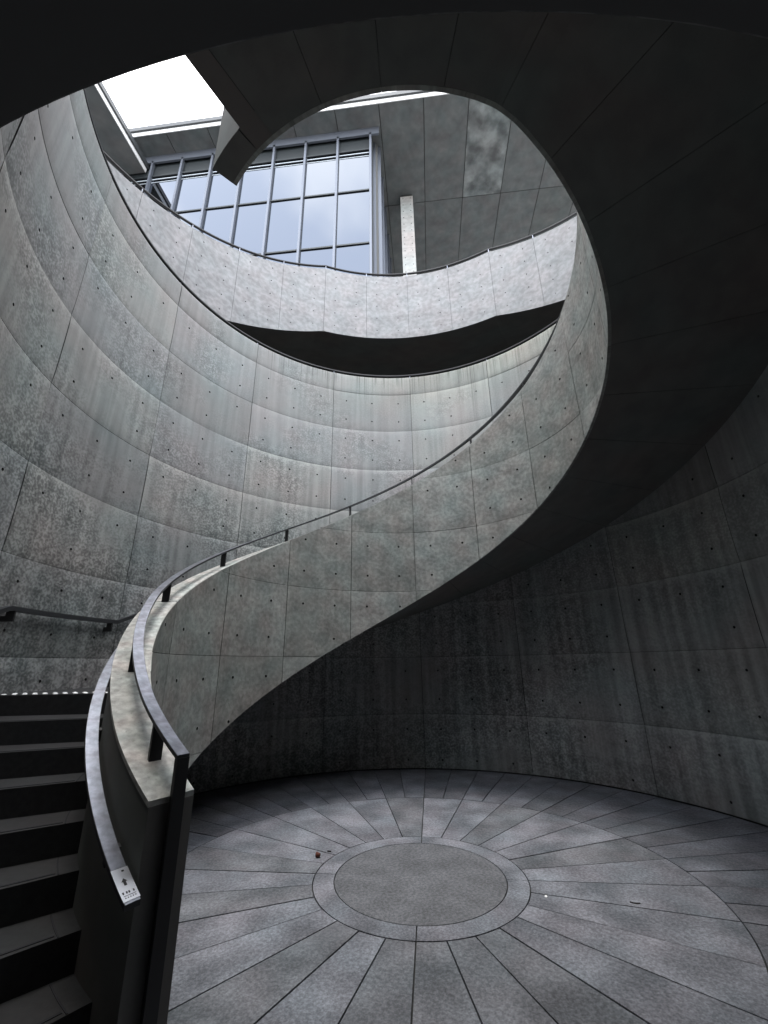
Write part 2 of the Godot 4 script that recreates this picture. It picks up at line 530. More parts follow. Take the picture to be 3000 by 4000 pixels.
func materials() -> void:
	var nm := bump(512, 0.02, 91, 3.0)
	var nf := bump(512, 0.12, 92, 2.0)
	M.wall = mat(wall_texture(), Color(0.95, 0.95, 0.95), 0.72)
	M.wall_b = M.wall.duplicate()
	M.wall_b.albedo_color = Color(0.905, 0.905, 0.90)
	M.wall_c = M.wall.duplicate()
	M.wall_c.albedo_color = Color(0.985, 0.98, 0.965)
	M.para = mat(cast_texture(1024, {seed = 21, light = Color(0.76, 0.765, 0.74), dark = Color(0.44, 0.445, 0.43), cloud = 0.22, mottle = 0.13, fine = 0.10, freq_cloud = 0.008, freq_mottle = 0.05, streak = 0.10, pits = 1.5}), Color.WHITE, 0.7, Vector3.ONE, nm, 0.35)
	M.para_b = M.para.duplicate()
	M.para_b.albedo_color = Color(0.945, 0.945, 0.94)
	M.up = mat(cast_texture(1024, {seed = 31, light = Color(0.60, 0.60, 0.605), dark = Color(0.42, 0.42, 0.424), cloud = 0.20, mottle = 0.18, fine = 0.08, freq_cloud = 0.008, freq_mottle = 0.03, streak = -0.14, pits = 0.0, warp = 16.0, hue = 0.008}), Color.WHITE, 0.7)
	M.pale = M.up.duplicate()
	M.pale.albedo_texture = cast_texture(256, {seed = 33, light = Color(0.84, 0.84, 0.83), dark = Color(0.64, 0.64, 0.63), cloud = 0.2, mottle = 0.12, fine = 0.06, freq_cloud = 0.02, freq_mottle = 0.05, streak = 0.1, pits = 0.0})
	M.stone = mat(cast_texture(1024, {seed = 41, light = Color(0.61, 0.62, 0.652), dark = Color(0.265, 0.270, 0.290), cloud = 0.30, mottle = 0.15, fine = 0.28, freq_cloud = 0.007, freq_mottle = 0.13, streak = 0.03, pits = 0.6, hue = 0.010}), Color.WHITE, 0.62, Vector3.ONE, nf, 0.4)
	M.stone_grey = M.stone.duplicate()
	M.stone_grey.albedo_color = Color(0.91, 0.91, 0.90)
	M.stone_outer = M.stone.duplicate()
	M.stone_outer.albedo_color = Color(0.90, 0.90, 0.905)
	M.stone_outer_grey = M.stone.duplicate()
	M.stone_outer_grey.albedo_color = Color(0.84, 0.84, 0.84)
	M.disc = mat(cast_texture(512, {seed = 45, light = Color(0.52, 0.525, 0.545), dark = Color(0.22, 0.224, 0.234), cloud = 0.16, mottle = 0.16, fine = 0.30, freq_cloud = 0.012, freq_mottle = 0.12, streak = 0.0, pits = 0.0, hue = 0.0}), Color.WHITE, 0.62, Vector3.ONE, nf, 0.4)
	M.roof = mat(cast_texture(1024, {seed = 51, light = Color(0.49, 0.50, 0.50), dark = Color(0.34, 0.35, 0.355), cloud = 0.30, mottle = 0.06, fine = 0.03, freq_cloud = 0.008, freq_mottle = 0.02, streak = 0.0, pits = 0.0, hue = 0.012}), Color.WHITE, 0.8)
	M.roof.albedo_color = Color(0.95, 0.95, 0.95)
	M.roof_pale = M.roof.duplicate()
	M.roof_pale.albedo_texture = cast_texture(512, {seed = 53, light = Color(0.60, 0.62, 0.62), dark = Color(0.35, 0.36, 0.365), cloud = 0.5, mottle = 0.25, fine = 0.03, freq_cloud = 0.012, freq_mottle = 0.014, streak = 0.05, pits = 0.0, hue = 0.01})
	M.roof_deep = M.roof.duplicate()
	M.roof_deep.albedo_color = Color(0.91, 0.915, 0.91)
	M.coping = mat(cast_texture(512, {seed = 61, light = Color(0.84, 0.838, 0.82), dark = Color(0.50, 0.495, 0.48), cloud = 0.30, mottle = 0.14, fine = 0.12, freq_cloud = 0.014, freq_mottle = 0.03, streak = 0.0, pits = 0.6, hue = 0.02}), Color.WHITE, 0.75, Vector3.ONE, nm, 0.5)
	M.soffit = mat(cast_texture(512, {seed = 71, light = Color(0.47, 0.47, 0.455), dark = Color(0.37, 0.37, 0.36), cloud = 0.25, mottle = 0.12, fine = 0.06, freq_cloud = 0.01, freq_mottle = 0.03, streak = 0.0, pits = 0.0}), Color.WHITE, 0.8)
	M.step = mat(cast_texture(512, {seed = 81, light = Color(0.24, 0.24, 0.245), dark = Color(0.13, 0.13, 0.135), cloud = 0.14, mottle = 0.14, fine = 0.22, freq_cloud = 0.01, freq_mottle = 0.06, streak = 0.0, pits = 0.3, hue = 0.006}), Color.WHITE, 0.5)
	M.shaded_plug = mat(null, Color(0.16, 0.16, 0.155), 0.9)  # tie-hole mortar, its dark colour also carrying the shade inside the hole
	M.joint = mat(null, Color(0.22, 0.22, 0.215), 0.9)
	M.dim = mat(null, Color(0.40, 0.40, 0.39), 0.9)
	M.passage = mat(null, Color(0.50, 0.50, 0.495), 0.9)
	M.terrace = mat(null, Color(0.60, 0.60, 0.59), 0.85)
	M.steel = mat(cast_texture(256, {seed = 95, light = Color(0.60, 0.61, 0.65), dark = Color(0.40, 0.41, 0.44), cloud = 0.30, mottle = 0.12, fine = 0.04, freq_cloud = 0.014, freq_mottle = 0.03, streak = 0.0, pits = 0.0, hue = 0.006}), Color.WHITE, 0.5, Vector3(3, 3, 3))
	M.steel.metallic = 1.0
	M.steel.roughness = 0.4
	M.dark_steel = mat(null, Color(0.20, 0.20, 0.205), 0.55)
	M.dark_steel.metallic = 0.4
	M.rail_shade = mat(null, Color(0.24, 0.245, 0.255), 0.45)  # rail steel with shade put into its colour
	M.rail_shade.metallic = 0.3
	M.plate = mat(null, Color(0.86, 0.87, 0.90), 0.32)
	M.plate.metallic = 0.9
	M.ink = mat(null, Color(0.13, 0.13, 0.15), 0.6)
	M.stud = mat(null, Color(0.93, 0.93, 0.93), 0.35)
	M.alu = mat(null, Color(0.44, 0.46, 0.50), 0.5)
	M.alu.metallic = 0.5
	M.dark_alu = mat(null, Color(0.17, 0.19, 0.20), 0.5)
	M.glass = mat(null, Color(0.375, 0.395, 0.43), 0.02)
	M.glass.metallic = 1.0
	M.pale_bar = mat(null, Color(0.66, 0.69, 0.72), 0.5)
	M.fascia = mat(null, Color(0.88, 0.88, 0.88), 0.5)
	M.flashing = mat(null, Color(0.23, 0.24, 0.25), 0.5)
	M.brown = mat(null, Color(0.33, 0.16, 0.11), 0.8)
	M.cream = mat(null, Color(0.86, 0.74, 0.66), 0.8)
	M.white = mat(null, Color(0.9, 0.9, 0.9), 0.7)
	M.twig = mat(null, Color(0.12, 0.10, 0.09), 0.9)

# ---------------------------------------------------------------- earth, terrace, passage
func build_ground() -> void:
	var acc := Acc.new()
	ring(acc, 8.4, 300.0, -180, 180, at(10.6), at(11.2), 6.0, 0.1, false)
	var g := put("ground", acc, M.terrace)
	g.set_meta("kind", "structure")
	# passage from which one looks into the court: floor, walls and ceiling
	acc = Acc.new()
	ring(acc, R_WALL + 0.004, 9.0, 140, 220, at(2.819), at(3.2), 2.0)
	var c := put("ceiling", acc, M.passage)
	c.set_meta("kind", "structure")
	acc = Acc.new()
	ring(acc, 3.60, 9.3, 136, 224, at(-0.30), at(-0.02), 4.0)
	var f := put("passage_floor", acc, M.step)
	f.set_meta("kind", "structure")
	acc = Acc.new()
	ring(acc, 9.0, 9.3, 136, 224, at(-0.02), at(3.2), 4.0)
	ring(acc, R_WALL + 0.24, 9.0, 136, 140, at(-0.02), at(3.2), 4.0)
	ring(acc, R_WALL + 0.24, 9.0, 220, 224, at(-0.02), at(3.2), 4.0)
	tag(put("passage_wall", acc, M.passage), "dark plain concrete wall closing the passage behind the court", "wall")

func build_floor() -> void:
	var rng := RandomNumberGenerator.new()
	rng.seed = 7
	var root := struct_node("floor")
	var acc := Acc.new()
	ring(acc, 0.0, R_WALL + 0.1, -180, 180, at(-0.25), at(-0.026), 5.0, 0.25, false)
	put("bed", acc, M.joint, root)
	acc = Acc.new()
	sector(acc, 0.0, 0.678, 0, 360, at(0.0), 0.02, 0.004, 0.5, true, 4.0)
	put("centre_disc", acc, M.disc, root)
	for k in 4:
		acc = Acc.new()
		sector(acc, 0.678, 0.843, k * 90.0, k * 90.0 + 90.0, at(rng.randf_range(-0.001, 0.001)), 0.02, 0.004, 0.31, true)
		put("ring_stone", acc, M.stone, root)
	for k in 28:
		acc = Acc.new()
		uv_shift = Vector2(rng.randf() * 2.0, rng.randf() * 5.0)
		var h := rng.randf_range(-0.0015, 0.0015)
		sector(acc, 0.843, 2.145, k * STEP, (k + 1) * STEP, at(h), 0.03, 0.0048, 0.25, true)
		put("paver", acc, M.stone if rng.randf() < 0.6 else M.stone_grey, root)
	for k in 56:
		acc = Acc.new()
		uv_shift = Vector2(rng.randf() * 2.0, rng.randf() * 5.0)
		var h := rng.randf_range(-0.0015, 0.0015)
		sector(acc, 2.145, R_WALL - 0.01, k * STEP * 0.5, (k + 1) * STEP * 0.5, at(h), 0.03, 0.0048, 0.27, true)
		put("paver", acc, M.stone_outer if rng.randf() < 0.6 else M.stone_outer_grey, root)
	uv_shift = Vector2.ZERO

func wall_lo(a: float) -> float:
	return 2.825 if absf(a) > 140.0 else 0.014

func build_wall() -> void:
	var rng := RandomNumberGenerator.new()
	rng.seed = 3
	var root := thing("court_wall", "tall curved wall of grey concrete panels with tie holes round the sunken court", "wall")
	var acc := Acc.new()
	ring(acc, R_WALL + 0.028, R_WALL + 0.25, -140, 140, at(-0.02), at(7.54), 2.0)
	ring(acc, R_WALL + 0.028, R_WALL + 0.25, 140, 220, at(2.9), at(7.54), 2.0)
	put("wall_core", acc, M.joint, root)
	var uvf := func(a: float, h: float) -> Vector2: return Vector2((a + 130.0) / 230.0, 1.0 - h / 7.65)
	for col in 14:
		var a0 := (col - 7) * 2.0 * STEP
		for row in 9:
			var v0 := 0.81 + 0.9 * (row - 1)
			var v1 := v0 + 0.9
			if row == 8:
				v1 = 7.55
			var holes := []
			for x in [1.0 / 6.0, 0.5, 5.0 / 6.0]:
				for y in ([0.25, 0.75] if row < 8 else [0.5]):
					holes.append(Vector2(a0 + x * 2.0 * STEP + rng.randf_range(-0.12, 0.12), v0 + y * 0.9 + rng.randf_range(-0.004, 0.004)))
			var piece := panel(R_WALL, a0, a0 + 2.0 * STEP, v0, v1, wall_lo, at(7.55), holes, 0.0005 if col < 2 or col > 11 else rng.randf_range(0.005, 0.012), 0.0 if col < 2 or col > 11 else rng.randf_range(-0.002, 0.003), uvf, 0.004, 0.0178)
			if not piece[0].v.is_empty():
				put("panel", piece[0], [M.wall, M.wall_b, M.wall_c, M.wall][rng.randi() % 4], root, piece[1], M.shaded_plug)

# ---------------------------------------------------------------- the spiral stair
func build_stair() -> void:
	var rng := RandomNumberGenerator.new()
	rng.seed = 9
	var root := thing("spiral_stair", "sweeping concrete spiral stair with panelled parapet winding round the court", "staircase")
	var inner_a := -152.6           # foot of the parapet
	var outer_a := 221.5            # its far end, up over the passage
	var foot := func(a: float) -> float: return -0.015 if a < -119.2 else para_bot(a)
	# core and outer face of the parapet, concrete coloured darker to paint in its shade
	var acc := Acc.new()
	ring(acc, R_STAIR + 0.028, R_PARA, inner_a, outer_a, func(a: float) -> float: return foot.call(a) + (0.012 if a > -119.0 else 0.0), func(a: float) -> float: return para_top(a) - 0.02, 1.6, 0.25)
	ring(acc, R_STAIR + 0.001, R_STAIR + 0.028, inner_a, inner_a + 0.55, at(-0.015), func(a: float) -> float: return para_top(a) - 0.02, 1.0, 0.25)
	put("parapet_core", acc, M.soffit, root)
	# coping pieces, one per panel
	for k in range(-6, 9):
		var a0 := maxf(k * 2.0 * STEP, inner_a)
		var a1 := minf(k * 2.0 * STEP + 2.0 * STEP, outer_a)
		acc = Acc.new()
		var lift := rng.randf_range(0.0, 0.004)
		ring(acc, R_STAIR + 0.001, R_PARA + 0.003, a0 + 0.04, a1 - 0.04, func(a: float) -> float: return para_top(a) - 0.02, func(a: float) -> float: return para_top(a) + lift, 1.3, 1.0)
		put("coping", acc, M.coping, root)
	# face panels
	var uvf := func(a: float, h: float) -> Vector2: return Vector2(deg_to_rad(a) * R_STAIR * 0.27, -h * 0.27)
	for k in range(-6, 9):
		var a0 := maxf(k * 2.0 * STEP, inner_a + 0.6)
		var a1 := minf(k * 2.0 * STEP + 2.0 * STEP, outer_a)
		for row in range(0, 9):
			var v0 := 0.81 + 0.9 * (row - 1)
			var holes := []
			for x in [0.25, 0.75]:
				for y in [0.25, 0.75]:
					holes.append(Vector2(a0 + x * 2.0 * STEP + rng.randf_range(-0.2, 0.2), v0 + y * 0.9 + rng.randf_range(-0.004, 0.004)))
			var piece := panel(R_STAIR, a0, a1, v0, v0 + 0.9, foot, func(a: float) -> float: return para_top(a) - 0.002, holes, rng.randf_range(0.002, 0.005), rng.randf_range(-0.001, 0.002), uvf, 0.0042 if k < 4 else 0.0006, 0.0180)
			if not piece[0].v.is_empty():
				put("panel", piece[0], M.para if rng.randf() < 0.6 else M.para_b, root, piece[1], M.shaded_plug)
	# soffit panels; the landing's edge is cut parallel to the radius
	var k0 := -9
	while k0 < 17:
		var a0 := maxf(k0 * STEP, -118.0)
		var a1 := (k0 + 1) * STEP
		var end := k0 == 16
		if end:
			a1 = 210.9
		acc = Acc.new()
		var up_shift := 0.03
		if end:
			var r0 := R_STAIR + 0.032
			var q := [P(r0, a0 + 0.06, 5.82), P(r0, a1, 5.82), P(R_WALL + 0.02, 208.0, 5.82), P(R_WALL + 0.02, a0 + 0.06, 5.82)]
			acc.flat(q[0], q[1], q[2], q[3], Vector3.DOWN)
			acc.flat(q[1], q[2], q[2] + Vector3.UP * up_shift, q[1] + Vector3.UP * up_shift, along(a1))
		else:
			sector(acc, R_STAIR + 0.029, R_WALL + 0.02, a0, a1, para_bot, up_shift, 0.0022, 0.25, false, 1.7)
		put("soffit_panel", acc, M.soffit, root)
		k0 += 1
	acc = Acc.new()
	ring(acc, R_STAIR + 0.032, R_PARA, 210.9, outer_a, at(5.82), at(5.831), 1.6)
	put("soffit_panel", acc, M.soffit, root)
	# steps: nine up to the first landing, the rest up to the top landing
	var edges := [-152.4]
	for k in range(2, 9):
		edges.append(-109.3 - 6.35 * (8 - k))
	edges.append(-101.0)
	for k in 30:
		edges.append(-77.1 + k * 7.75)
	for k in edges.size():
		var a0: float = edges[k]
		var a1: float = edges[k + 1] if k + 1 < edges.size() else 209.0
		var h := tread_height(k + 1)
		acc = Acc.new()
		ring(acc, R_PARA - 0.005, R_WALL + 0.01, a0, a1 + 0.3, func(a: float) -> float: return maxf(-0.015, para_bot(a) + 0.036) if a > -119.2 else -0.015, at(h), 1.7, 0.6)
		if k == 0:
			acc = Acc.new()
			ring(acc, R_PARA - 0.005, R_WALL + 0.01, a0, a1 + 0.3, at(-0.015), at(h), 1.7, 0.6)
		put("step", acc, M.step, root)
		if k < 9:
			# dark non-slip strip set behind the nosing, and a margin strip by the parapet
			acc = Acc.new()
			ring(acc, R_PARA + 0.10, R_WALL - 0.12, a0 + 0.55, a0 + 0.85, at(h - 0.01), at(h + 0.003), 1.7)
			put("nosing_strip", acc, M.ink, root)
			if k < 8:
				acc = Acc.new()
				ring(acc, R_PARA + 0.085, R_PARA + 0.092, a0 + 0.1, a1 - 0.2, at(h - 0.01), at(h + 0.0025), 1.7)
				put("margin_strip", acc, M.ink, root)
	# warning studs on the first landing
	for j in 2:
		for k in 14:
			var r := 2.48 + k * 0.084
			acc = Acc.new()
			dome(acc, P(r, -101.0 + (3.2 + 2.4 * j) * 2.9 / r, 1.395), 0.021, 0.008)
			put("warning_stud", acc, M.stud, root)

func dome(acc: Acc, c: Vector3, r: float, h: float) -> void:
	for k in 10:
		var w0 := TAU * k / 10.0
		var w1 := TAU * (k + 1) / 10.0
		var d0 := Vector3(cos(w0), 0, sin(w0))
		var d1 := Vector3(cos(w1), 0, sin(w1))
		var n0 := (d0 + Vector3.UP * 0.6).normalized()
		var n1 := (d1 + Vector3.UP * 0.6).normalized()
		acc.quad(c + d0 * r, c + d1 * r, c + d1 * r * 0.6 + Vector3.UP * h * 0.8, c + d0 * r * 0.6 + Vector3.UP * h * 0.8, n0, n1, Vector3.UP, Vector3.UP)
		acc.tri(c + d0 * r * 0.6 + Vector3.UP * h * 0.8, c + d1 * r * 0.6 + Vector3.UP * h * 0.8, c + Vector3.UP * h, Vector3.UP, Vector3.UP, Vector3.UP)

# ---------------------------------------------------------------- upper walk and balustrade wall
func build_upper() -> void:
	var rng := RandomNumberGenerator.new()
	rng.seed = 13
	var root := thing("upper_balustrade", "pale curved concrete balustrade wall stepped above the court below the glazed hall", "wall")
	var acc := Acc.new()
	ring(acc, R_UP + 0.028, R_UP + 0.23, -90, 90, func(a: float) -> float: return up_bot(a) + 0.03, up_top, 2.0)
	ring(acc, R_UP + 0.028, R_UP + 0.23, 90, 270, at(7.9), at(9.6), 3.0)
	put("wall_core", acc, M.up, root)
	var uvf := func(a: float, h: float) -> Vector2: return Vector2(deg_to_rad(a) * R_UP * 0.21, -h * 0.21)
	for k in range(-7, 7):
		var a0 := k * STEP
		var holes := []
		for x in [0.25, 0.75]:
			var ha: float = a0 + x * STEP
			for y in 5:
				holes.append(Vector2(ha, up_bot(ha) + 0.26 + 0.43 * y))
		var piece := panel(R_UP, a0, a0 + STEP, 6.0, 13.0, up_bot, up_top, holes, 0.0, rng.randf_range(-0.002, 0.002), uvf, 0.0035, 0.0175)
		put("panel", piece[0], M.up, root, piece[1], M.shaded_plug)
	# the dark underside behind it, and the walk below
	acc = Acc.new()
	ring(acc, R_UP + 0.014, 8.4, -90, 90, func(a: float) -> float: return up_bot(a) + 0.004, func(a: float) -> float: return up_bot(a) + 0.3, 2.5)
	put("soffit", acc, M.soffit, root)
	acc = Acc.new()
	ring(acc, R_WALL + 0.26, 8.4, -180, 180, at(6.1), at(6.4), 4.0)
	var f := put("walkway_floor", acc, M.step)
	f.set_meta("kind", "structure")
	acc = Acc.new()
	ring(acc, 8.4, 8.7, -180, 180, at(6.1), at(10.59), 4.0)
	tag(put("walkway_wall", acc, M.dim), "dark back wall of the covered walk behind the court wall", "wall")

# ---------------------------------------------------------------- canopies, column
func build_canopies() -> void:
	var rng := RandomNumberGenerator.new()
	rng.seed = 17
	var root := thing("canopy", "wide flat concrete canopy of large panels over the terrace and glazed hall", "canopy")
	var front := 5.86
	var acc := Acc.new()
	acc.box(Vector3(-34, ROOF + 0.03, -27.0), Vector3(34, ROOF + 0.40, -front))
	put("roof_slab", acc, M.joint, root)
	for i in range(-9, 14):
		var x0 := -0.81 + i * 1.71
		for j in 5:
			var z0 := front + j * 3.88
			acc = Acc.new()
			acc.box(Vector3(x0 + 0.014, ROOF, -(z0 + 3.88 - 0.014)), Vector3(x0 + 1.71 - 0.014, ROOF + 0.03, -(z0 + (0.014 if j > 0 else 0.0))))
			for q in acc.t.size():
				acc.t[q] = acc.t[q] * 0.17 + Vector2(i * 0.37, j * 0.61)
			var pick := (i * 5 + j * 3) % 7
			put("soffit_panel", acc, M.roof_pale if (i == 2 and j == 0) or (pick == 0 and j > 1) else (M.roof_deep if pick == 2 else M.roof), root)
	acc = Acc.new()
	acc.box(Vector3(-34, ROOF - 0.01, -front), Vector3(34, ROOF + 0.21, -front + 0.03))
	put("fascia", acc, M.fascia, root)
	acc = Acc.new()
	acc.box(Vector3(-34, ROOF + 0.21, -front), Vector3(34, ROOF + 0.42, -front + 0.10))
	put("roof_edge", acc, M.flashing, root)
	# the lower roof on the left, its edge running away from the viewer
	var low := thing("side_canopy", "smooth dark side roof on the left with a thin white edge", "canopy")
	acc = Acc.new()
	acc.box(Vector3(-30, 20.9, -6.68), Vector3(-10.63, 21.28, 14))
	for q in acc.t.size():
		acc.t[q] = acc.t[q] * 0.11
	put("roof_slab", acc, M.roof, low)
	acc = Acc.new()
	acc.box(Vector3(-10.63, 20.89, -6.68), Vector3(-10.60, 21.10, 14))
	put("fascia", acc, M.fascia, low)
	acc = Acc.new()
	acc.box(Vector3(-10.63, 21.10, -6.70), Vector3(-10.53, 21.32, 14))
	put("roof_edge", acc, M.flashing, low)
	# column
	var col := thing("column", "pale square concrete column under the canopy beside the glazed hall", "column")
	col.position = Vector3(0.06, 11.2, -9.6)
	acc = Acc.new()
	for y in 6:
		acc.box(Vector3(-0.28, y * 1.8 + 0.004, -0.28), Vector3(0.28, minf(y * 1.8 + 1.796, ROOF - 11.2 - 0.12), 0.28))
	for q in acc.t.size():
		acc.t[q] = acc.t[q] * 0.3
	put("shaft", acc, M.pale, col)
	acc = Acc.new()
	acc.box(Vector3(-0.27, 0.0, -0.27), Vector3(0.27, ROOF - 11.2 - 0.13, 0.27))
	put("shaft_core", acc, M.joint, col)
	acc = Acc.new()
	acc.box(Vector3(-0.25, ROOF - 11.2 - 0.12, -0.25), Vector3(0.25, ROOF - 11.2, 0.25))
	put("neck", acc, M.joint, col)
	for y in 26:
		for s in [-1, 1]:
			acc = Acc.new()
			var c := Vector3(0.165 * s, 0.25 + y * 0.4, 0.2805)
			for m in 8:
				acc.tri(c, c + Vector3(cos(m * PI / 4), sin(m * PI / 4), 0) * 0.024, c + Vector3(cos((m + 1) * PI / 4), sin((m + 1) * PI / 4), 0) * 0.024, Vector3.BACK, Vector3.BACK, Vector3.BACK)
			put("tie_hole", acc, M.shaded_plug, col)

# ---------------------------------------------------------------- glazed hall
func build_hall() -> void:
	var root := thing("glazed_hall", "tall glazed hall with steel mullions reflecting the sky under the canopy", "building")
	var zf := -6.68
	var base := 11.2
	var levels := [11.2, 12.89, 15.57, 18.28, 20.57]
	var acc := Acc.new()
	acc.box(Vector3(-20, ROOF - 0.40, zf + 0.02), Vector3(-0.89, ROOF - 0.002, zf + 0.10))
	put("head_beam", acc, M.alu, root)
	acc = Acc.new()
	acc.box(Vector3(-20, 20.57, zf - 0.18), Vector3(-1.23, ROOF - 0.01, zf - 0.06))
	put("head_panel", acc, M.dark_alu, root)
	for k in 14:
		var x := -1.230 - k * 1.2998
		acc = Acc.new()
		acc.box(Vector3(x - 0.04, base, zf - 0.02), Vector3(x + 0.04, ROOF - 0.30, zf + 0.10))
		put("mullion", acc, M.alu, root)
		acc = Acc.new()
		acc.box(Vector3(x - 0.06, base, zf - 0.20), Vector3(x + 0.06, ROOF - 0.30, zf - 0.021))
		put("mullion_back", acc, M.dark_alu, root)
		if k == 13:
			break
		for j in 4:
			acc = Acc.new()
			var tilt := 0.004 * sin(k * 2.1 + j * 1.7)
			var lo := Vector3(x - 1.2998 + 0.06, levels[j] + 0.03, zf - 0.02)
			var hi := Vector3(x - 0.06, levels[j + 1] - 0.03, zf - 0.02)
			acc.flat(lo, Vector3(hi.x, lo.y, lo.z + tilt), Vector3(hi.x, hi.y, lo.z + tilt), Vector3(lo.x, hi.y, lo.z), Vector3(-tilt, 0, 1).normalized())
			acc.flat(Vector3(lo.x, lo.y, lo.z - 0.012), Vector3(hi.x, lo.y, lo.z - 0.012), Vector3(hi.x, hi.y, lo.z - 0.012), Vector3(lo.x, hi.y, lo.z - 0.012), Vector3.FORWARD)
			put("pane", acc, M.glass, root)
			acc = Acc.new()
			acc.box(Vector3(x - 1.2998 + 0.06, levels[j + 1] - 0.03, zf - 0.06), Vector3(x - 0.06, levels[j + 1] + 0.03, zf + 0.02))
			put("transom", acc, M.dark_alu, root)
		for y in [20.20, 20.38]:  # thin pale bars across the top panes
			acc = Acc.new()
			acc.box(Vector3(x - 1.2998 + 0.065, y, zf - 0.018), Vector3(x - 0.065, y + (0.05 if y > 20.3 else 0.035), zf - 0.008))
			put("pane_bar", acc, M.pale_bar, root)
	# corner and the return side
	for q in [[-1.15, -7.12, 0.06], [-0.98, -7.28, 0.085]]:
		acc = Acc.new()
		acc.box(Vector3(q[0] - q[2], base, q[1] - 0.06), Vector3(q[0] + q[2], ROOF - 0.005, q[1]))
		put("corner_post", acc, M.alu, root)
	for k in 6:
		var z := -8.5 - k * 1.33
		acc = Acc.new()
		acc.box(Vector3(-1.0, base, z - 0.05), Vector3(-0.90, ROOF - 0.005, z + 0.05))
		put("mullion", acc, M.alu, root)
		for j in 4:
			acc = Acc.new()
			acc.box(Vector3(-0.97, levels[j] + 0.03, z + 0.06), Vector3(-0.955, levels[j + 1] - 0.03, z + 1.26 if k > 0 else -7.36))
			put("pane", acc, M.glass, root)
	acc = Acc.new()
	acc.box(Vector3(-20, base, -16.0), Vector3(-1.02, ROOF - 0.01, zf - 0.5))
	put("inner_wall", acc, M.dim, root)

# ---------------------------------------------------------------- handrails
func post(root: Node3D, r: float, a: float, lo: float, hi: float, radial_w := 0.062, thick := 0.016, m: Material = null) -> void:
	var acc := Acc.new()
	var da := rad_to_deg(thick * 0.5 / r)
	ring(acc, r - radial_w * 0.5, r + radial_w * 0.5, a - da, a + da, at(lo), at(hi), 5.0)
	put("post", acc, M.dark_steel if m == null else m, root)

func rail(root: Node3D, r0: float, r1: float, a0: float, a1: float, lo: Callable, hi: Callable, da: float) -> void:
	# a flat steel bar: shade coloured into its sides, sky sheen into its top
	var body := Acc.new()
	ring(body, r0, r1, a0, a1, lo, hi, da, 1.0)
	var top := Acc.new()
	ring(top, r0 + 0.002, r1 - 0.002, a0, a1, hi, func(a: float) -> float: return hi.call(a) + 0.0012, da, 1.0)
	put("rail", body, M.rail_shade, root, top, M.steel)

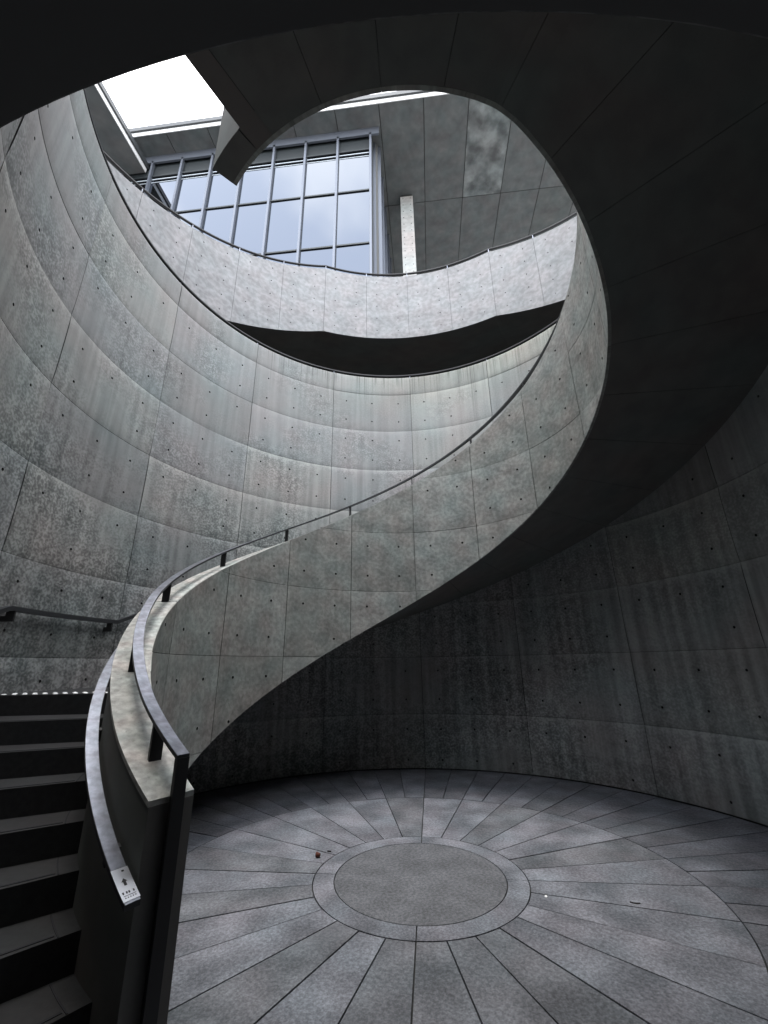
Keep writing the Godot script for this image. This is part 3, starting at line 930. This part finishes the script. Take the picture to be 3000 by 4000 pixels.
func build_rails() -> void:
	# on the stair's parapet
	var root := thing("handrail", "long curved flat steel handrail on the spiral stair parapet", "handrail")
	var rr := 2.250
	var hr := func(a: float) -> float: return para_top(a) + 0.185
	var hr_lo := func(a: float) -> float: return para_top(a) + 0.165
	for k in range(-6, 9):
		var a0 := maxf(k * 2.0 * STEP, -153.3)
		var a1 := minf((k + 1) * 2.0 * STEP, 218.0)
		rail(root, rr - 0.032, rr + 0.032, a0 + 0.03, a1 - 0.03, hr_lo, hr, 1.1)
		if k > -6:
			post(root, rr, a0, para_top(a0) - 0.01, para_top(a0) + 0.167)
	post(root, rr, -146.8, para_top(-146.8) - 0.01, para_top(-146.8) + 0.167)
	post(root, rr, -153.1, 0.0, para_top(-153.1) + 0.168, 0.064, 0.02)
	# on top of the court wall
	root = thing("handrail", "thin dark handrail along the top edge of the court wall", "handrail")
	for k in range(-5, 5):
		var a0 := k * 2.0 * STEP
		var acc := Acc.new()
		ring(acc, 3.72, 3.80, a0 + 0.02, a0 + 2.0 * STEP - 0.02, at(7.605), at(7.63), 2.0, 1.0)
		put("rail", acc, M.dark_steel, root)
		post(root, 3.755, a0, 7.54, 7.606, 0.03, 0.016, M.steel)
	# on the upper balustrade
	root = thing("handrail", "dark handrail on short posts along the top of the upper balustrade wall", "handrail")
	for k in range(-7, 7):
		var a0 := k * STEP
		var acc := Acc.new()
		ring(acc, R_UP + 0.02, R_UP + 0.08, a0 + 0.02, a0 + STEP - 0.02, func(a: float) -> float: return up_top(a) + 0.125, func(a: float) -> float: return up_top(a) + 0.15, 2.0, 1.0)
		put("rail", acc, M.dark_steel, root)
		post(root, R_UP + 0.05, a0, up_top(a0) - 0.01, up_top(a0) + 0.126, 0.05, 0.02, M.steel)
	# on the court wall beside the landing
	root = thing("handrail", "flat handrail fixed to the court wall beside the landing at far left", "handrail")
	var wr := func(a: float) -> float:
		return 2.14 + (0.026 * (a + 78.6) if a > -78.6 else (0.0242 * (a + 100.6) if a < -100.6 else 0.0))
	for q in [[-128.0, -100.6], [-100.6, -78.6], [-78.6, -30.0]]:
		var acc := Acc.new()
		ring(acc, 3.60, 3.655, q[0], q[1], func(a: float) -> float: return wr.call(a) - 0.042, wr, 1.5, 1.0)
		put("rail", acc, M.rail_shade, root)
	for a in [-120.0, -99.9, -79.9, -60.0]:
		var acc := Acc.new()
		var h: float = wr.call(a)
		ring(acc, 3.59, 3.665, a - 0.14, a + 0.14, at(h - 0.135), at(h - 0.041), 2.0)
		ring(acc, 3.665, 3.72, a - 0.14, a + 0.14, at(h - 0.135), at(h - 0.085), 2.0)
		put("bracket", acc, M.dark_steel, root)
	# on the stair side of the parapet, ending in a plate with raised marks
	root = thing("handrail", "curved flat handrail on the stair side of the parapet ending in a marked plate", "handrail")
	var sr := func(a: float) -> float: return 0.72 + 0.0242 * (a + 154.2)
	var sl := func(a: float) -> float: return 0.70 + 0.0242 * (a + 154.2)
	var acc := Acc.new()
	rail(root, 2.388, 2.452, -154.2, -103.0, sl, sr, 1.0)
	for a in [-148.0, -131.0, -114.0]:
		acc = Acc.new()
		ring(acc, 2.365, 2.43, a - 0.25, a + 0.25, func(x: float) -> float: return sl.call(x) - 0.06, func(x: float) -> float: return sl.call(x) + 0.001, 1.0)
		put("bracket", acc, M.dark_steel, root)
	for q in [[-154.0, -150.9], [-106.2, -103.0]]:
		acc = Acc.new()
		ring(acc, 2.386, 2.454, q[0], q[1], func(x: float) -> float: return sr.call(x) + 0.0018, func(x: float) -> float: return sr.call(x) + 0.0035, 0.5)
		var pl := put("plate", acc, M.plate, root)
		var mid: float = (q[0] + q[1]) * 0.5
		var on := func(x: float, y: float) -> Vector3:     # x across the rail, y up the rail, metres, from the plate's centre
			var a := mid + rad_to_deg(y / 2.42)
			return P(2.42 - x, a, sr.call(a) + 0.0043)
		var poly := func(list: Array) -> void:
			var ink := Acc.new()
			for m in range(1, list.size() - 1):
				ink.tri(on.call(list[0].x, list[0].y), on.call(list[m].x, list[m].y), on.call(list[m + 1].x, list[m + 1].y), Vector3.UP, Vector3.UP, Vector3.UP)
			put("marking", ink, M.ink, pl)
		poly.call([Vector2(0, 0.022), Vector2(0.012, 0.008), Vector2(0.0055, 0.008), Vector2(0.0055, -0.008), Vector2(-0.0055, -0.008), Vector2(-0.0055, 0.008), Vector2(-0.012, 0.008)])
		poly.call([Vector2(-0.025, -0.0452), Vector2(0.025, -0.0452), Vector2(0.025, -0.0470), Vector2(-0.025, -0.0470)])
		for x in [-0.020, -0.010, 0.0, 0.010, 0.020]:
			poly.call([Vector2(x - 0.002, -0.052), Vector2(x + 0.002, -0.052), Vector2(x + 0.002, -0.056), Vector2(x - 0.002, -0.056)])
		for x in [-0.022, -0.008, 0.002, 0.020]:
			poly.call([Vector2(x - 0.003, -0.030), Vector2(x + 0.003, -0.030), Vector2(x + 0.003, -0.039), Vector2(x - 0.003, -0.039)])
		poly.call([Vector2(0.004, 0.055), Vector2(0.014, 0.055), Vector2(0.014, 0.048), Vector2(0.004, 0.048)])

# ---------------------------------------------------------------- small things lying on the floor
func build_litter() -> void:
	# a small brown acorn-cup shape lying on its side
	var o := thing("seed_cup", "small brown seed cup with pale rim lying left of the central disc", "seed cup")
	o.position = P(0.955, -71.5, 0.021)
	o.rotation = Vector3(0, deg_to_rad(-12), 0)
	var acc := Acc.new()
	var rim := Acc.new()
	for k in 14:
		var w0 := TAU * k / 14.0
		var w1 := TAU * (k + 1) / 14.0
		var ra := [0.012, 0.0145, 0.019, 0.0205]
		var xa := [0.022, 0.018, -0.008, -0.014]
		for s in 3:
			var p := []
			var nn := []
			for q in [[s, w0], [s, w1], [s + 1, w1], [s + 1, w0]]:
				p.append(Vector3(xa[q[0]], ra[q[0]] * sin(q[1]), ra[q[0]] * cos(q[1])))
				nn.append(Vector3(0.2, sin(q[1]), cos(q[1])).normalized())
			acc.quad(p[0], p[1], p[2], p[3], nn[0], nn[1], nn[2], nn[3])
		var a0 := Vector3(0, sin(w0), cos(w0))
		var a1 := Vector3(0, sin(w1), cos(w1))
		acc.tri(Vector3(0.022, 0, 0), Vector3(0.022, 0, 0) + a0 * 0.012, Vector3(0.022, 0, 0) + a1 * 0.012, Vector3.RIGHT, Vector3.RIGHT, Vector3.RIGHT)
		rim.flat(Vector3(-0.014, 0, 0) + a0 * 0.0205, Vector3(-0.014, 0, 0) + a1 * 0.0205, Vector3(-0.015, 0, 0) + a1 * 0.0145, Vector3(-0.015, 0, 0) + a0 * 0.0145, Vector3.LEFT)
		acc.flat(Vector3(-0.015, 0, 0) + a0 * 0.0145, Vector3(-0.015, 0, 0) + a1 * 0.0145, Vector3(0.004, 0, 0) + a1 * 0.009, Vector3(0.004, 0, 0) + a0 * 0.009, -(a0 + a1).normalized())
		acc.tri(Vector3(0.004, 0, 0), Vector3(0.004, 0, 0) + a0 * 0.009, Vector3(0.004, 0, 0) + a1 * 0.009, Vector3.LEFT, Vector3.LEFT, Vector3.LEFT)
	put("cup", acc, M.brown, o)
	put("rim", rim, M.cream, o)
	# a white pebble and a dark twig on the right
	acc = Acc.new()
	dome(acc, Vector3.ZERO, 0.010, 0.009)
	var pb := put("pebble", acc, M.white)
	pb.position = P(0.951, 104.9, 0.001)
	tag(pb, "tiny white pebble on the paving just right of the ring stones", "pebble")
	acc = Acc.new()
	for k in 3:
		var p0: Vector3 = [Vector3(-0.030, 0, -0.008), Vector3(-0.012, 0, 0.004), Vector3(0.014, 0, 0.009)][k]
		var p1: Vector3 = [Vector3(-0.012, 0, 0.004), Vector3(0.014, 0, 0.009), Vector3(0.034, 0, 0.006)][k]
		var w := (p1 - p0).cross(Vector3.UP).normalized() * 0.003
		var u := Vector3.UP * 0.007
		acc.quad(p0 - w, p1 - w, p1 + u, p0 + u, -w.normalized(), -w.normalized(), Vector3.UP, Vector3.UP)
		acc.quad(p0 + w, p1 + w, p1 + u, p0 + u, w.normalized(), w.normalized(), Vector3.UP, Vector3.UP)
	var tw := put("twig", acc, M.twig)
	tw.position = P(1.54, 100.9, 0.001)
	tag(tw, "short dark bent twig lying on the paving right of the centre", "twig")
	acc = Acc.new()
	acc.box(Vector3(-0.018, 0.0, -0.004), Vector3(0.018, 0.009, 0.004))
	var ch := put("wood_chip", acc, M.twig)
	ch.position = P(0.933, -62.8, 0.001)
	ch.rotation.y = deg_to_rad(-15)
	tag(ch, "small black chip at the end of a joint left of the centre disc", "chip")
